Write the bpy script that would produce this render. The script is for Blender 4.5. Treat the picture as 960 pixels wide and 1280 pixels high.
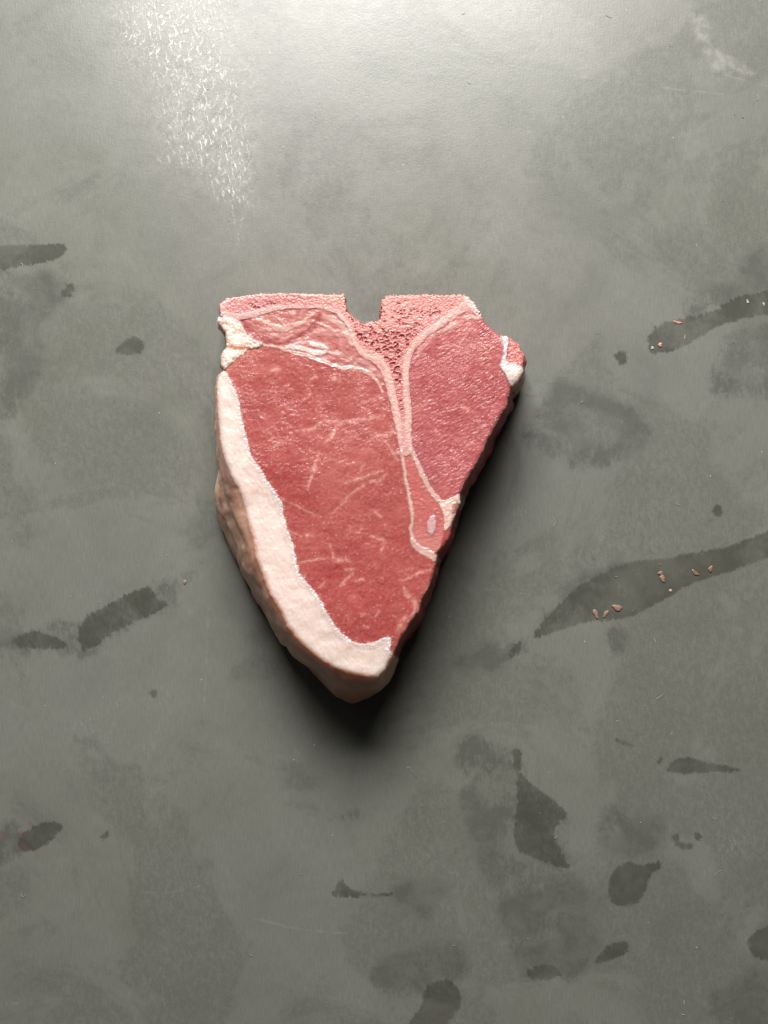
import bpy, math, random
import numpy as np
from mathutils import Vector

for o in list(bpy.data.objects):
    bpy.data.objects.remove(o, do_unlink=True)
scene = bpy.context.scene
COL = scene.collection
random.seed(7)

# ------------------------------------------------------------------ camera
S = 0.00042          # metres per photograph pixel on the tabletop
CAM_H = 0.60
cam_d = bpy.data.cameras.new('camera')
cam = bpy.data.objects.new('camera', cam_d)
COL.objects.link(cam)
cam.location = (0, 0, CAM_H)
cam.rotation_euler = (0, 0, 0)
cam_d.sensor_fit = 'VERTICAL'
cam_d.sensor_height = 36.0
cam_d.lens = 18.0 / (640 * S / CAM_H)
cam_d.clip_start = 0.01
cam_d.clip_end = 50
scene.camera = cam

# ------------------------------------------------------------------ light: a window beyond the far edge, dim room
world = bpy.data.worlds.new('World')
scene.world = world
world.use_nodes = True
bg = world.node_tree.nodes['Background']
bg.inputs['Color'].default_value = (1.0, 0.98, 0.93, 1)
bg.inputs['Strength'].default_value = 0.028

def area(name, loc, target, sx, sy, power, color):
    d = bpy.data.lights.new(name, 'AREA')
    d.shape = 'RECTANGLE'
    d.size, d.size_y = sx, sy
    d.energy = power
    d.color = color
    o = bpy.data.objects.new(name, d)
    COL.objects.link(o)
    o.location = loc
    o.rotation_euler = (Vector(target) - Vector(loc)).to_track_quat('-Z', 'Y').to_euler()
    return o

area('window_light', (-0.05, 0.98, 0.97), (0, 0.0, 0), 0.66, 0.58, 59.0, (1.0, 0.985, 0.95))
area('left_fill_light', (-1.0, 0.85, 0.72), (0, -0.05, 0), 0.7, 0.8, 0.9, (1.0, 0.97, 0.92))  # weak fill lamp, added to brighten the steak's left fat side

scene.view_settings.view_transform = 'Standard'
scene.view_settings.look = 'None'
scene.view_settings.exposure = 0.0
scene.view_settings.gamma = 1.0
scene.view_settings.use_curve_mapping = False

# ------------------------------------------------------------------ numpy noise and distance helpers
f32 = np.float32

def _hash(ix, iy, seed):
    h = (ix.astype(np.int64) * 374761393 + iy.astype(np.int64) * 668265263 + seed * 974634777) & 0xFFFFFFFF
    h = ((h ^ (h >> 13)) * 1274126177) & 0xFFFFFFFF
    h = ((h ^ (h >> 16)) * 2246822519) & 0xFFFFFFFF
    return ((h ^ (h >> 15)) & 0xFFFFFF).astype(f32) / f32(0xFFFFFF)

def vnoise(x, y, seed=0):
    ix, iy = np.floor(x), np.floor(y)
    fx, fy = (x - ix).astype(f32), (y - iy).astype(f32)
    ux, uy = fx * fx * fx * (fx * (fx * 6 - 15) + 10), fy * fy * fy * (fy * (fy * 6 - 15) + 10)
    def g(dx, dy):
        a = _hash(ix + dx, iy + dy, seed) * f32(6.2831853)
        return np.cos(a) * (fx - dx) + np.sin(a) * (fy - dy)
    a = g(0, 0); b = g(1, 0); c = g(0, 1); d = g(1, 1)
    return ((a + (b - a) * ux) * (1 - uy) + (c + (d - c) * ux) * uy) * f32(1.4)

def fbm(x, y, octv=3, seed=0, gain=0.5):
    s = 0; a = 1.0; t = 0
    for k in range(octv):
        s = s + a * vnoise(x * 2 ** k + 17.3 * k, y * 2 ** k - 9.1 * k, seed + k * 13)
        t += a; a *= gain
    return s / t * 1.3

def worley(x, y, seed=0):
    ix, iy = np.floor(x), np.floor(y)
    f1 = np.full(x.shape, 9.0, f32); f2 = np.full(x.shape, 9.0, f32); cid = np.zeros(x.shape, f32)
    for dx in (-1, 0, 1):
        for dy in (-1, 0, 1):
            cx, cy = ix + dx, iy + dy
            px = cx + _hash(cx, cy, seed); py = cy + _hash(cx, cy, seed + 5)
            d = np.sqrt((x - px) ** 2 + (y - py) ** 2).astype(f32)
            h = _hash(cx, cy, seed + 9)
            near = d < f1
            f2 = np.where(near, f1, np.minimum(f2, d))
            cid = np.where(near, h, cid)
            f1 = np.where(near, d, f1)
    return f1, f2, cid

def rot(x, y, deg):
    a = math.radians(deg)
    return x * math.cos(a) + y * math.sin(a), -x * math.sin(a) + y * math.cos(a)

def sstep(a, b, v):
    t = np.clip((v - a) / (b - a), 0, 1)
    return t * t * (3 - 2 * t)

def seg_d(x, y, a, b):
    ax, ay = a; bx, by = b
    dx, dy = bx - ax, by - ay
    t = np.clip(((x - ax) * dx + (y - ay) * dy) / max(dx * dx + dy * dy, 1e-9), 0, 1)
    return (x - ax - t * dx) ** 2 + (y - ay - t * dy) ** 2, t

def smooth_poly(p, closed=True, n=3):
    """Catmull-Rom through the control points."""
    p = np.array(p, float); m = len(p); out = []
    rng = range(m) if closed else range(m - 1)
    for i in rng:
        if closed:
            a, b, c, d = p[i - 1], p[i], p[(i + 1) % m], p[(i + 2) % m]
        else:
            a, b, c, d = p[max(i - 1, 0)], p[i], p[i + 1], p[min(i + 2, m - 1)]
        for k in range(n):
            t = k / n
            out.append(0.5 * ((2 * b) + (-a + c) * t + (2 * a - 5 * b + 4 * c - d) * t * t + (-a + 3 * b - 3 * c + d) * t ** 3))
    if not closed:
        out.append(p[-1])
    return np.array(out)

def poly_sd(X, Y, poly, margin=40):
    """Signed distance (negative inside), exact within margin of the bounding box."""
    out = np.full(X.shape, float(margin), f32)
    poly = np.asarray(poly, float)
    x0, y0 = poly.min(0) - margin; x1, y1 = poly.max(0) + margin
    m = (X > x0) & (X < x1) & (Y > y0) & (Y < y1)
    x = X[m]; y = Y[m]
    if x.size == 0: return out
    d2 = np.full(x.shape, 1e9, f32); ins = np.zeros(x.shape, bool)
    n = len(poly)
    for i in range(n):
        a, b = poly[i], poly[(i + 1) % n]
        dd, _ = seg_d(x, y, a, b)
        d2 = np.minimum(d2, dd)
        if a[1] != b[1]:
            c = ((a[1] > y) != (b[1] > y)) & (x < (b[0] - a[0]) * (y - a[1]) / (b[1] - a[1]) + a[0])
            ins ^= c
    d = np.sqrt(d2)
    out[m] = np.where(ins, -d, d)
    return out

def line_d(X, Y, pts, widths, margin=25):
    """Distance to a polyline minus its half width, the width varying along it."""
    out = np.full(X.shape, float(margin), f32)
    pts = np.asarray(pts, float)
    x0, y0 = pts.min(0) - margin; x1, y1 = pts.max(0) + margin
    m = (X > x0) & (X < x1) & (Y > y0) & (Y < y1)
    x = X[m]; y = Y[m]
    if x.size == 0: return out
    best = np.full(x.shape, 1e9, f32)
    n = len(pts)
    if np.isscalar(widths): widths = [widths] * n
    else: widths = np.interp(np.linspace(0, 1, n), np.linspace(0, 1, len(widths)), widths)
    for i in range(n - 1):
        dd, t = seg_d(x, y, pts[i], pts[i + 1])
        best = np.minimum(best, np.sqrt(dd) - (widths[i] * (1 - t) + widths[i + 1] * t) * 0.5)
    out[m] = best
    return out

def lin(r, g, b):
    f = lambda c: ((c / 255 + 0.055) / 1.055) ** 2.4 if c / 255 > 0.04045 else c / 255 / 12.92
    return np.array([f(r), f(g), f(b)], f32)

# ------------------------------------------------------------------ material helpers
class NT:
    def __init__(self, name):
        self.m = bpy.data.materials.new(name); self.m.use_nodes = True
        self.t = self.m.node_tree; self.n = self.t.nodes; self.l = self.t.links
        self.p = self.n['Principled BSDF']
    def node(self, typ, **kw):
        nd = self.n.new(typ)
        for k, v in kw.items(): setattr(nd, k, v)
        return nd
    def link(self, a, b): self.l.new(a, b)
    def attr(self, name):
        return self.node('ShaderNodeAttribute', attribute_name=name)
    def math(self, op, a, b=None, clamp=False):
        nd = self.node('ShaderNodeMath', operation=op); nd.use_clamp = clamp
        for i, v in enumerate((a, b)):
            if v is None: continue
            if isinstance(v, (int, float)): nd.inputs[i].default_value = v
            else: self.link(v, nd.inputs[i])
        return nd.outputs[0]
    def noise(self, vec, scale, detail=4, rough=0.55, dist=0.0):
        nd = self.node('ShaderNodeTexNoise')
        nd.inputs['Scale'].default_value = scale; nd.inputs['Detail'].default_value = detail
        nd.inputs['Roughness'].default_value = rough; nd.inputs['Distortion'].default_value = dist
        self.link(vec, nd.inputs['Vector'])
        return nd.outputs['Fac']
    def ramp(self, v, a, b, lo=0.0, hi=1.0, smooth=True):
        nd = self.node('ShaderNodeMapRange'); nd.clamp = True
        if smooth: nd.interpolation_type = 'SMOOTHSTEP'
        self.link(v, nd.inputs['Value'])
        for i, x in zip(('From Min', 'From Max', 'To Min', 'To Max'), (a, b, lo, hi)): nd.inputs[i].default_value = x
        return nd.outputs['Result']
    def mix(self, fac, a, b, mode='MIX'):
        nd = self.node('ShaderNodeMix', data_type='RGBA', blend_type=mode)
        if isinstance(fac, (int, float)): nd.inputs[0].default_value = fac
        else: self.link(fac, nd.inputs[0])
        for i, v in ((6, a), (7, b)):
            if isinstance(v, (tuple, list, np.ndarray)): nd.inputs[i].default_value = (*[float(q) for q in v][:3], 1)
            else: self.link(v, nd.inputs[i])
        return nd.outputs[2]
    def mapping(self, vec, rz=0, scale=(1, 1, 1)):
        nd = self.node('ShaderNodeMapping'); nd.vector_type = 'TEXTURE'      # turn first, then stretch
        nd.inputs['Rotation'].default_value = (0, 0, math.radians(rz)); nd.inputs['Scale'].default_value = [1 / v for v in scale]
        self.link(vec, nd.inputs['Vector'])
        return nd.outputs[0]
    def bump(self, h, strength, dist, normal=None):
        nd = self.node('ShaderNodeBump')
        nd.inputs['Strength'].default_value = strength; nd.inputs['Distance'].default_value = dist
        self.link(h, nd.inputs['Height'])
        if normal is not None: self.link(normal, nd.inputs['Normal'])
        return nd.outputs[0]

def tag(o, label=None, cat=None, group=None, kind=None):
    for k, v in (('label', label), ('category', cat), ('group', group), ('kind', kind)):
        if v: o[k] = v
    return o

def mesh_np(name, V, F, mat, attrs=None, normals=None):
    """V (n,3), F list of (m,k) int arrays."""
    me = bpy.data.meshes.new(name)
    me.vertices.add(len(V)); me.vertices.foreach_set('co', np.asarray(V, f32).ravel())
    F = [np.asarray(f, np.int32) for f in F if len(f)]
    loops = np.concatenate([f.ravel() for f in F])
    tot = np.concatenate([np.full(len(f), f.shape[1], np.int32) for f in F])
    st = np.concatenate([[0], np.cumsum(tot)[:-1]]).astype(np.int32)
    me.loops.add(len(loops)); me.loops.foreach_set('vertex_index', loops)
    me.polygons.add(len(tot)); me.polygons.foreach_set('loop_start', st); me.polygons.foreach_set('loop_total', tot)
    me.update(calc_edges=True)
    me.polygons.foreach_set('use_smooth', np.ones(len(tot), bool))
    for k, v in (attrs or {}).items():
        if v.ndim == 2:
            a = me.attributes.new(k, 'FLOAT_COLOR', 'POINT')
            c = np.ones((len(V), 4), f32); c[:, :3] = v
            a.data.foreach_set('color', c.ravel())
        else:
            a = me.attributes.new(k, 'FLOAT', 'POINT'); a.data.foreach_set('value', v.astype(f32))
    if normals is not None:
        me.normals_split_custom_set_from_vertices(normals.astype(f32))
    me.materials.append(mat)
    return me

# ================================================================== TABLETOP
def stain_fields(X, Y):
    dark = np.full(X.shape, 40.0, f32); faint = np.full(X.shape, 40.0, f32); pale = np.full(X.shape, 40.0, f32)
    D = [
        [(812, 441), (811, 421), (823, 408), (840, 401), (866, 397), (893, 387), (913, 377), (933, 367), (975, 365), (975, 390), (927, 400), (897, 408), (880, 420), (857, 433), (837, 439), (822, 441)],
        [(670, 796), (677, 780), (706, 748), (740, 724), (773, 708), (800, 701), (840, 697), (883, 688), (917, 682), (975, 661), (975, 692), (923, 710), (890, 722), (870, 728), (840, 743), (807, 762), (780, 773), (733, 778), (697, 790)],
        [(834, 961), (841, 951), (858, 948), (880, 951), (905, 957), (926, 963), (900, 965), (870, 966), (842, 966)],
        [(762, 1100), (773, 1082), (787, 1077), (803, 1082), (823, 1078), (825, 1085), (813, 1093), (807, 1113), (797, 1130), (780, 1133), (763, 1127)],
        [(935, 1180), (945, 1165), (975, 1155), (975, 1198), (945, 1196)],
        [(743, 1200), (765, 1180), (785, 1178), (783, 1190), (765, 1198), (748, 1206)],
        [(507, 1285), (525, 1262), (533, 1235), (553, 1224), (573, 1234), (575, 1260), (563, 1275), (553, 1285)],
        [(416, 1114), (424, 1103), (432, 1104), (441, 1113), (470, 1117), (490, 1117), (470, 1121), (440, 1120), (421, 1121)],
        [(98, 790), (110, 770), (132, 757), (180, 733), (195, 745), (210, 756), (190, 768), (150, 786), (122, 806), (104, 812)],
        [(12, 803), (30, 792), (50, 790), (70, 796), (86, 808), (50, 812)],
        [(-15, 308), (37, 306), (79, 306), (80, 317), (56, 327), (28, 334), (-15, 336)],
        [(76, 366), (84, 356), (92, 356), (91, 366), (82, 372)],
        [(143, 441), (150, 430), (165, 421), (180, 430), (176, 441), (158, 444)],
        [(27, 1061), (26, 1046), (45, 1031), (70, 1027), (78, 1035), (65, 1050), (45, 1062)],
        [(640, 938), (652, 941), (651, 965), (673, 985), (694, 1002), (709, 1017), (700, 1027), (692, 1045), (702, 1066), (712, 1086), (680, 1078), (650, 1066), (640, 1040), (648, 1000)],
        [(769, 925), (778, 924), (793, 932), (782, 933)], [(821, 953), (827, 944), (830, 949), (824, 956)],
        [(840, 1045), (848, 1042), (850, 1052), (866, 1054), (866, 1062), (855, 1064), (843, 1056)], [(868, 1041), (878, 1046), (872, 1049)], [(853, 1033), (857, 1035), (855, 1037)],
        [(124, 1046), (134, 1038), (136, 1046), (130, 1050)],
        [(892, 640), (896, 632), (903, 642), (899, 646)], [(884, 651), (893, 648), (890, 654)],
        [(660, 1212), (690, 1205), (702, 1218), (684, 1226), (664, 1222)],
        [(640, 812), (652, 800), (648, 816), (640, 820)],
        [(769, 444), (780, 440), (783, 452), (775, 456)],
        [(187, 866), (193, 862), (197, 868), (191, 872)],
    ]
    for p in D: dark = np.minimum(dark, poly_sd(X, Y, smooth_poly(p, n=2)))
    Fn = [
        [(853, 385), (870, 366), (887, 356), (917, 354), (932, 323), (975, 300), (975, 372), (912, 380), (870, 398)],
        [(690, 750), (687, 728), (723, 717), (775, 704), (770, 730), (720, 770), (676, 790)],
        [(700, 478), (740, 486), (775, 500), (805, 520), (820, 552), (795, 566), (756, 582), (715, 588), (668, 560), (655, 530)],
        [(905, 430), (940, 412), (975, 404), (975, 500), (930, 500), (890, 490), (895, 455)],
        [(575, 930), (610, 915), (640, 936), (672, 985), (710, 1020), (705, 1060), (730, 1100), (745, 1150), (742, 1205), (700, 1225), (655, 1215), (632, 1180), (620, 1120), (590, 1060), (575, 990)],
        [(470, 1210), (480, 1190), (520, 1182), (560, 1178), (578, 1190), (582, 1225), (560, 1240), (520, 1240), (490, 1250), (470, 1240)],
        [(90, 800), (96, 776), (150, 745), (200, 728), (244, 718), (215, 757), (180, 775), (140, 800), (100, 826)],
        [(-15, 800), (50, 785), (110, 780), (108, 818), (60, 816), (-15, 812)],
        [(-15, 345), (40, 340), (88, 350), (96, 372), (70, 378), (55, 420), (60, 460), (30, 510), (-15, 520)],
        [(570, 830), (605, 805), (640, 800), (655, 812), (630, 830), (590, 842)],
        [(-15, 1040), (20, 1030), (30, 1062), (0, 1080), (-15, 1082)],
        [(760, 1120), (752, 1145), (735, 1150), (720, 1130), (740, 1115)],
        [(760, 790), (775, 784), (785, 800), (775, 820), (762, 812)],
        [(420, 1020), (440, 1010), (450, 1020), (436, 1030)],
        [(880, 1245), (910, 1225), (975, 1215), (975, 1285), (900, 1285)],
        [(740, 1030), (800, 1010), (830, 1040), (800, 1075), (755, 1065)],
        [(495, 1110), (530, 1095), (560, 1110), (540, 1140), (505, 1150)],
    ]
    for p in Fn: faint = np.minimum(faint, poly_sd(X, Y, smooth_poly(p, n=2)))
    Pl = [
        [(884, 52), (892, 60), (910, 70), (925, 78), (944, 92), (930, 95), (905, 86), (886, 80)],
               [(862, 20), (872, 18), (884, 30), (890, 46), (880, 50), (868, 40)],
    ]
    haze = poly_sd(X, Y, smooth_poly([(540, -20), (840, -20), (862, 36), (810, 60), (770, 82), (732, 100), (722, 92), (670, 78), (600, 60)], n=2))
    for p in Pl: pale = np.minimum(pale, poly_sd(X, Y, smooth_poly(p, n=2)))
    # flecked scuff zone upper left
    sc = np.exp(-(((X - 255) / 72) ** 2 + ((Y - 140) / 85) ** 2)) + np.exp(-(((X - 215) / 75) ** 2 + ((Y - 30) / 55) ** 2)) * 0.95 \
        + 0.5 * np.exp(-(((X - 300) / 30) ** 2 + ((Y - 215) / 40) ** 2))
    red = np.full(X.shape, 40.0, f32)
    for (x, y, r) in ((38, 1030, 4), (27, 1043, 4.5), (30, 1060, 3.5), (4, 1044, 4), (491, 1261, 3.5), (546, 1268, 3.5), (883, 960, 3)):
        red = np.minimum(red, np.sqrt((X - x) ** 2 + (Y - y) ** 2) - r)
    scr = np.full(X.shape, 25.0, f32)
    for p, w in (([(318, 1147), (350, 1156), (385, 1163), (434, 1167)], 1.6), ([(175, 1115), (215, 1115), (262, 1105)], 1.0), ([(0, 1256), (22, 1254)], 1.5),
                 ([(262, 760), (258, 810), (256, 880)], 1.0), ([(600, 735), (645, 741), (662, 742)], .8), ([(110, 928), (152, 927)], .9),
                 ([(560, 60), (640, 82), (800, 106), (905, 118)], 1.2), ([(870, 84), (960, 108)], 1.0)):
        scr = np.minimum(scr, line_d(X, Y, smooth_poly(p, False), w, 20))
    return dict(dark=dark, faint=faint, pale=pale, haze=haze, scuff=sc.astype(f32), red=red, scratch=scr)

def build_table():
    gx = np.concatenate([np.linspace(-1900, -40, 30)[:-1], np.arange(-40, 1000.1, 2.0), np.linspace(1000, 2860, 30)[1:]])
    gy = np.concatenate([np.linspace(-1500, -40, 24)[:-1], np.arange(-40, 1320.1, 2.0), np.linspace(1320, 2760, 24)[1:]])
    X, Y = np.meshgrid(gx, gy); X = X.astype(f32); Y = Y.astype(f32)
    at = {k: v.ravel() for k, v in stain_fields(X, Y).items()}
    h, w = X.shape
    V = np.stack([(X.ravel() - 480) * S, (640 - Y.ravel()) * S, np.zeros(h * w, f32)], 1)
    idx = np.arange(h * w).reshape(h, w)
    F = np.stack([idx[1:, :-1], idx[1:, 1:], idx[:-1, 1:], idx[:-1, :-1]], -1).reshape(-1, 4)
    # slab edge and underside
    loop = np.concatenate([idx[0, :-1], idx[:-1, -1], idx[-1, :0:-1], idx[:0:-1, 0]])
    nb = len(loop); base = len(V)
    low = V[loop].copy(); low[:, 2] = -0.03
    V = np.concatenate([V, low]); li = np.arange(base, base + nb)
    Wq = np.stack([loop, np.roll(loop, -1), np.roll(li, -1), li], -1)
    at = {k: np.concatenate([v, v[loop]]) for k, v in at.items()}

    m = NT('worn_grey_tabletop')
    geo = m.node('ShaderNodeTexCoord').outputs['Object']
    big = m.noise(geo, 5.0, 3, .5)
    mid = m.noise(geo, 22.0, 5, .6, 0.6)
    fine = m.noise(geo, 160.0, 5, .65)
    grain = m.noise(geo, 900.0, 2, .6)
    streak = m.noise(m.mapping(geo, 3, (1400, 160, 1)), 1.0, 3, .6)
    fray = m.noise(m.mapping(geo, 8, (430, 250, 1)), 1.0, 5, .75, .8)
    blot = m.noise(geo, 60.0, 4, .6, .4)
    def soft(name, lo, hi, amt, amt2=6.0):
        v = m.attr(name).outputs['Fac']
        v = m.math('ADD', v, m.math('MULTIPLY', m.math('SUBTRACT', fray, 0.5), amt))
        v = m.math('ADD', v, m.math('MULTIPLY', m.math('SUBTRACT', blot, 0.5), amt2))
        return m.ramp(v, lo, hi, 1.0, 0.0)
    dark = m.math('MULTIPLY', soft('dark', -1.8, 1.8, 14.0, 10.0), m.ramp(m.math('ADD', m.math('MULTIPLY', blot, .35), m.math('ADD', m.math('MULTIPLY', mid, .4), m.math('MULTIPLY', fray, .25))), .40, .62, 1.0, .52))
    faint = m.math('MULTIPLY', soft('faint', -12.0, 7.0, 30.0, 44.0), m.ramp(m.math('ADD', m.math('MULTIPLY', blot, .5), m.math('MULTIPLY', fray, .5)), .40, .60, 1.0, .22))
    pale = m.math('MULTIPLY', soft('pale', -5.0, 6.0, 16.0, 18.0), m.ramp(fine, .35, .65, .25, 1.0))
    col = m.mix(m.ramp(big, .3, .7), (0.112, 0.112, 0.100), (0.113, 0.113, 0.092))
    col = m.mix(m.ramp(mid, .35, .68, 0, .5), col, (0.138, 0.137, 0.122))
    col = m.mix(m.ramp(mid, .2, .46, .42, 0), col, (0.074, 0.074, 0.066))
    # broad connected damp blotches, more of them to the right
    sep = m.node('ShaderNodeSeparateXYZ'); m.link(geo, sep.inputs[0])
    mo = m.noise(geo, 11.0, 7, .66, .7)
    side = m.math('ADD', m.ramp(sep.outputs[0], -.12, .16, 0, .055), m.ramp(sep.outputs[1], .1, -.2, 0, .03))
    mo = m.math('ADD', mo, side)
    mo = m.math('MULTIPLY', m.ramp(mo, .51, .58), m.ramp(fray, .34, .60, .2, 1))
    col = m.mix(m.math('MULTIPLY', mo, .52), col, (0.066, 0.066, 0.056))
    # small irregular dark tooth of the finish, thicker in some patches
    tooth = m.math('MULTIPLY', m.ramp(fray, .56, .70), m.ramp(m.noise(geo, 12.0, 3, .6), .5, .68))
    col = m.mix(m.math('MULTIPLY', tooth, .6), col, (0.055, 0.055, 0.049))
    col = m.mix(m.ramp(streak, .3, .7, 0, .34), col, (0.072, 0.072, 0.066))
    col = m.mix(m.ramp(grain, .35, .75, 0, .2), col, (0.13, 0.13, 0.12))
    col = m.mix(m.math('MULTIPLY', faint, .8), col, (0.058, 0.058, 0.051))
    col = m.mix(m.math('MULTIPLY', dark, .92), col, (0.042, 0.042, 0.034))
    col = m.mix(m.math('MULTIPLY', pale, .42), col, (0.24, 0.235, 0.22))
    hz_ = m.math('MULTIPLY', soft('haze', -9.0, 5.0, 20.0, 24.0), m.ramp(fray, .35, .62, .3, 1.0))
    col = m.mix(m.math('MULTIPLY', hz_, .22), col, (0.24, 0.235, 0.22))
    red = soft('red', -1.5, 1.5, 4.0, 3.0)
    col = m.mix(m.math('MULTIPLY', red, .3), col, (0.11, 0.05, 0.04))
    scr = m.ramp(m.attr('scratch').outputs['Fac'], -.4, 1.2, 1, 0)
    scr = m.math('MULTIPLY', scr, m.ramp(fine, .4, .6, 0, .22))
    col = m.mix(scr, col, (0.24, 0.24, 0.22))
    # scattered dry pin specks
    vo = m.node('ShaderNodeTexVoronoi'); vo.inputs['Scale'].default_value = 85.0
    m.link(geo, vo.inputs['Vector'])
    sel = m.node('ShaderNodeSeparateColor'); m.link(vo.outputs['Color'], sel.inputs[0])
    spk = m.math('MULTIPLY', m.ramp(vo.outputs['Distance'], .02, .05, 1, 0), m.ramp(sel.outputs[0], .78, .8))
    col = m.mix(m.math('MULTIPLY', spk, .6), col, (0.30, 0.30, 0.28))
    # scuff flecks, brushed diagonally, their glint painted in as pale colour
    fl1 = m.noise(m.mapping(geo, 52, (190, 640, 1)), 1.0, 4, .65, .25)
    fl2 = m.noise(m.mapping(geo, 100, (210, 600, 1)), 1.0, 4, .65, .25)
    fl = m.math('MAXIMUM', m.math('MULTIPLY', m.ramp(fl1, .53, .68), m.ramp(sep.outputs[1], .20, .245, .25, 1)), m.math('MULTIPLY', m.ramp(fl2, .53, .68), m.ramp(sep.outputs[1], .17, .23, 1, .5)))
    sc = m.attr('scuff').outputs['Fac']
    fleck = m.math('MULTIPLY', fl, m.ramp(m.math('ADD', sc, m.math('MULTIPLY', m.math('SUBTRACT', mid, .5), 1.8)), .15, 1.15))
    col = m.mix(m.math('MULTIPLY', fleck, .75), col, (0.55, 0.54, 0.51))
    veil = m.math('MULTIPLY', m.ramp(sc, .0, 1.0), m.ramp(m.math('ADD', m.math('MULTIPLY', fl1, .5), m.math('MULTIPLY', fine, .5)), .35, .65, .1, 1))
    col = m.mix(m.math('MULTIPLY', veil, .16), col, (0.50, 0.49, 0.46))
    m.link(col, m.p.inputs['Base Color'])
    rg = m.ramp(fine, .3, .7, .29, .335)
    rg = m.math('ADD', rg, m.math('MULTIPLY', m.ramp(mid, .3, .7), .04))
    rg = m.math('SUBTRACT', rg, m.math('MULTIPLY', dark, .03))
    rg = m.math('SUBTRACT', rg, m.math('MULTIPLY', fleck, .08))
    m.link(rg, m.p.inputs['Roughness'])
    m.p.inputs['Specular IOR Level'].default_value = 0.38
    hgt = m.math('ADD', m.math('MULTIPLY', fine, .6), m.math('MULTIPLY', grain, .35))
    hgt = m.math('ADD', hgt, m.math('MULTIPLY', streak, .25))
    hgt = m.math('ADD', hgt, m.math('MULTIPLY', fleck, 1.6))
    hgt = m.math('SUBTRACT', hgt, m.math('MULTIPLY', dark, .25))
    m.link(m.bump(hgt, .30, .0003), m.p.inputs['Normal'])
    me = mesh_np('tabletop', V, [F, Wq], m.m, at)
    o = bpy.data.objects.new('tabletop', me); COL.objects.link(o)
    tag(o, 'matt dark grey tabletop with damp streaks and scuffs under the steak', kind='structure')
    return o
build_table()

# ================================================================== STEAK
H = 0.060                                         # thickness
KZ = (CAM_H - H) / CAM_H                          # a pixel is smaller up there
# rim of the cut face, each point paired with where the side meets the table below it (both as seen from above)
RIM = [
 ((275,380),(284,386)), ((282,373),(290,384)), ((303,369.5),(312,384)), ((326,366.5),(332,384)), ((365,366.5),(370,384)), ((397,367.4),(400,384)),
 ((418,367.2),(420,384)), ((430.5,367.2),(428,385)), ((431.5,378),(429,392)), ((433.5,390),(431,402)), ((440,394.5),(440,408)), ((447,400.5),(447,412)),
 ((452,404),(452,414)), ((463,402),(463,414)), ((471,401.5),(471,412)), ((475.5,397),(477,408)), ((476.5,384.5),(480,398)), ((476,376.5),(480,390)),
 ((484.5,369),(487,385)), ((519,368.3),(518,385)), ((558,368.5),(556,385)), ((580.5,368),(576,386)), ((590,375),(584,392)), ((601,391),(596,406)),
 ((606,401.5),(600,416)), ((615,410.7),(608,424)), ((625,418.7),(620,430)), ((635.5,420),(632,432)), ((649,430),(646,440)), ((656,444),(655,452)),
 ((654,464.5),(655,472)), ((646,480),(648,490)), ((639.5,484),(645,494)), ((633.5,508),(640,506)), ((620,531.5),(630,528)), ((610,550),(617,549)),
 ((602.5,568),(612,570)), ((594.5,582),(604,586)), ((580.5,605),(589,606)), ((575,618.5),(580,624)), ((576,629),(577,634)), ((570.5,641.5),(572,650)),
 ((566,653),(568,662)), ((563,671),(564,676)), ((556,682),(559,688)), ((547,692),(551,699)), ((546,702),(549,708)), ((543,716),(547,722)),
 ((535,738),(539,744)), ((527,750),(531,758)), ((523.5,766),(526,774)), ((514.5,777),(521,786)), ((500.5,800),(507,806)), ((492,818),(498,826)),
 ((482,837),(487,846)), ((473,847.5),(474,860)), ((461,848),(463,870)), ((441,844.7),(441,881)), ((416,836.7),(421,873)), ((393,820.6),(394,843)),
 ((374.5,804.6),(370,822)), ((358,784),(353,806)), ((349,764),(340,788)), ((337,745),(328,765)), ((326,717.5),(313,737)), ((318.5,697),(302,716)),
 ((315,674),(290,692)), ((308.5,653),(277,663)), ((304,630),(271,642)), ((298,612),(268.5,622)), ((289,598),(270,606)), ((282,580),(274,592)),
 ((277,562),(275,576)), ((274.5,549.5),(276,560)), ((272,520),(276,530)), ((270.5,497),(276,508)), ((269.8,479),(276,492)), ((275,464.5),(281,478)),
 ((280,462),(286,474)), ((275.5,456),(283,468)), ((275,444),(283,456)), ((281,435),(287,446)), ((282,428),(288,440)), ((281,416.5),(288,430)),
 ((276,407.5),(284,420)), ((270,401.5),(279,414)), ((272,397.8),(281,410)), ((275.5,396),(283,404)), ((274,387),(283,396)),
]
TOP = np.array([r[0] for r in RIM], float); BASE = np.array([r[1] for r in RIM], float)

STEP = 0.55
gx = np.arange(258, 668, STEP); gy = np.arange(356, 862, STEP)
X, Y = np.meshgrid(gx, gy); X = X.astype(f32); Y = Y.astype(f32)
# the rim is a little ragged, most so along the sawn bone
wob = 0.9 * fbm(X / 7, Y / 7, 3, 3)
ragg = sstep(415, 395, Y) * (1.6 + 1.2 * sstep(395, 415, X)) + sstep(600, 640, X) * .8
wob = wob + ragg * fbm(X / 2.6, Y / 2.6, 2, 8)
SD = poly_sd(X, Y, TOP) + wob

# organic wander for everything on the face
WX = X + 1.6 * fbm(X / 9, Y / 9, 3, 21); WY = Y + 1.6 * fbm(X / 9, Y / 9, 3, 22)
shp = X.shape

L_LOIN, L_TENDER, L_CAPM, L_FINGER, L_BONE, L_SPONGE, L_FAT, L_LUMP, L_SEAM, L_CART, L_SFAT, L_SCRAP, L_MEMB = range(13)
lab = np.full(shp, L_LOIN, np.int8)
colr = np.zeros(shp + (3,), f32)
hz = np.zeros(shp, f32)               # millimetres
wet = np.full(shp, 1.0, f32)

K = 1 / 1.95
def C(r, g, b): return lin(r, g, b) * K

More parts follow.
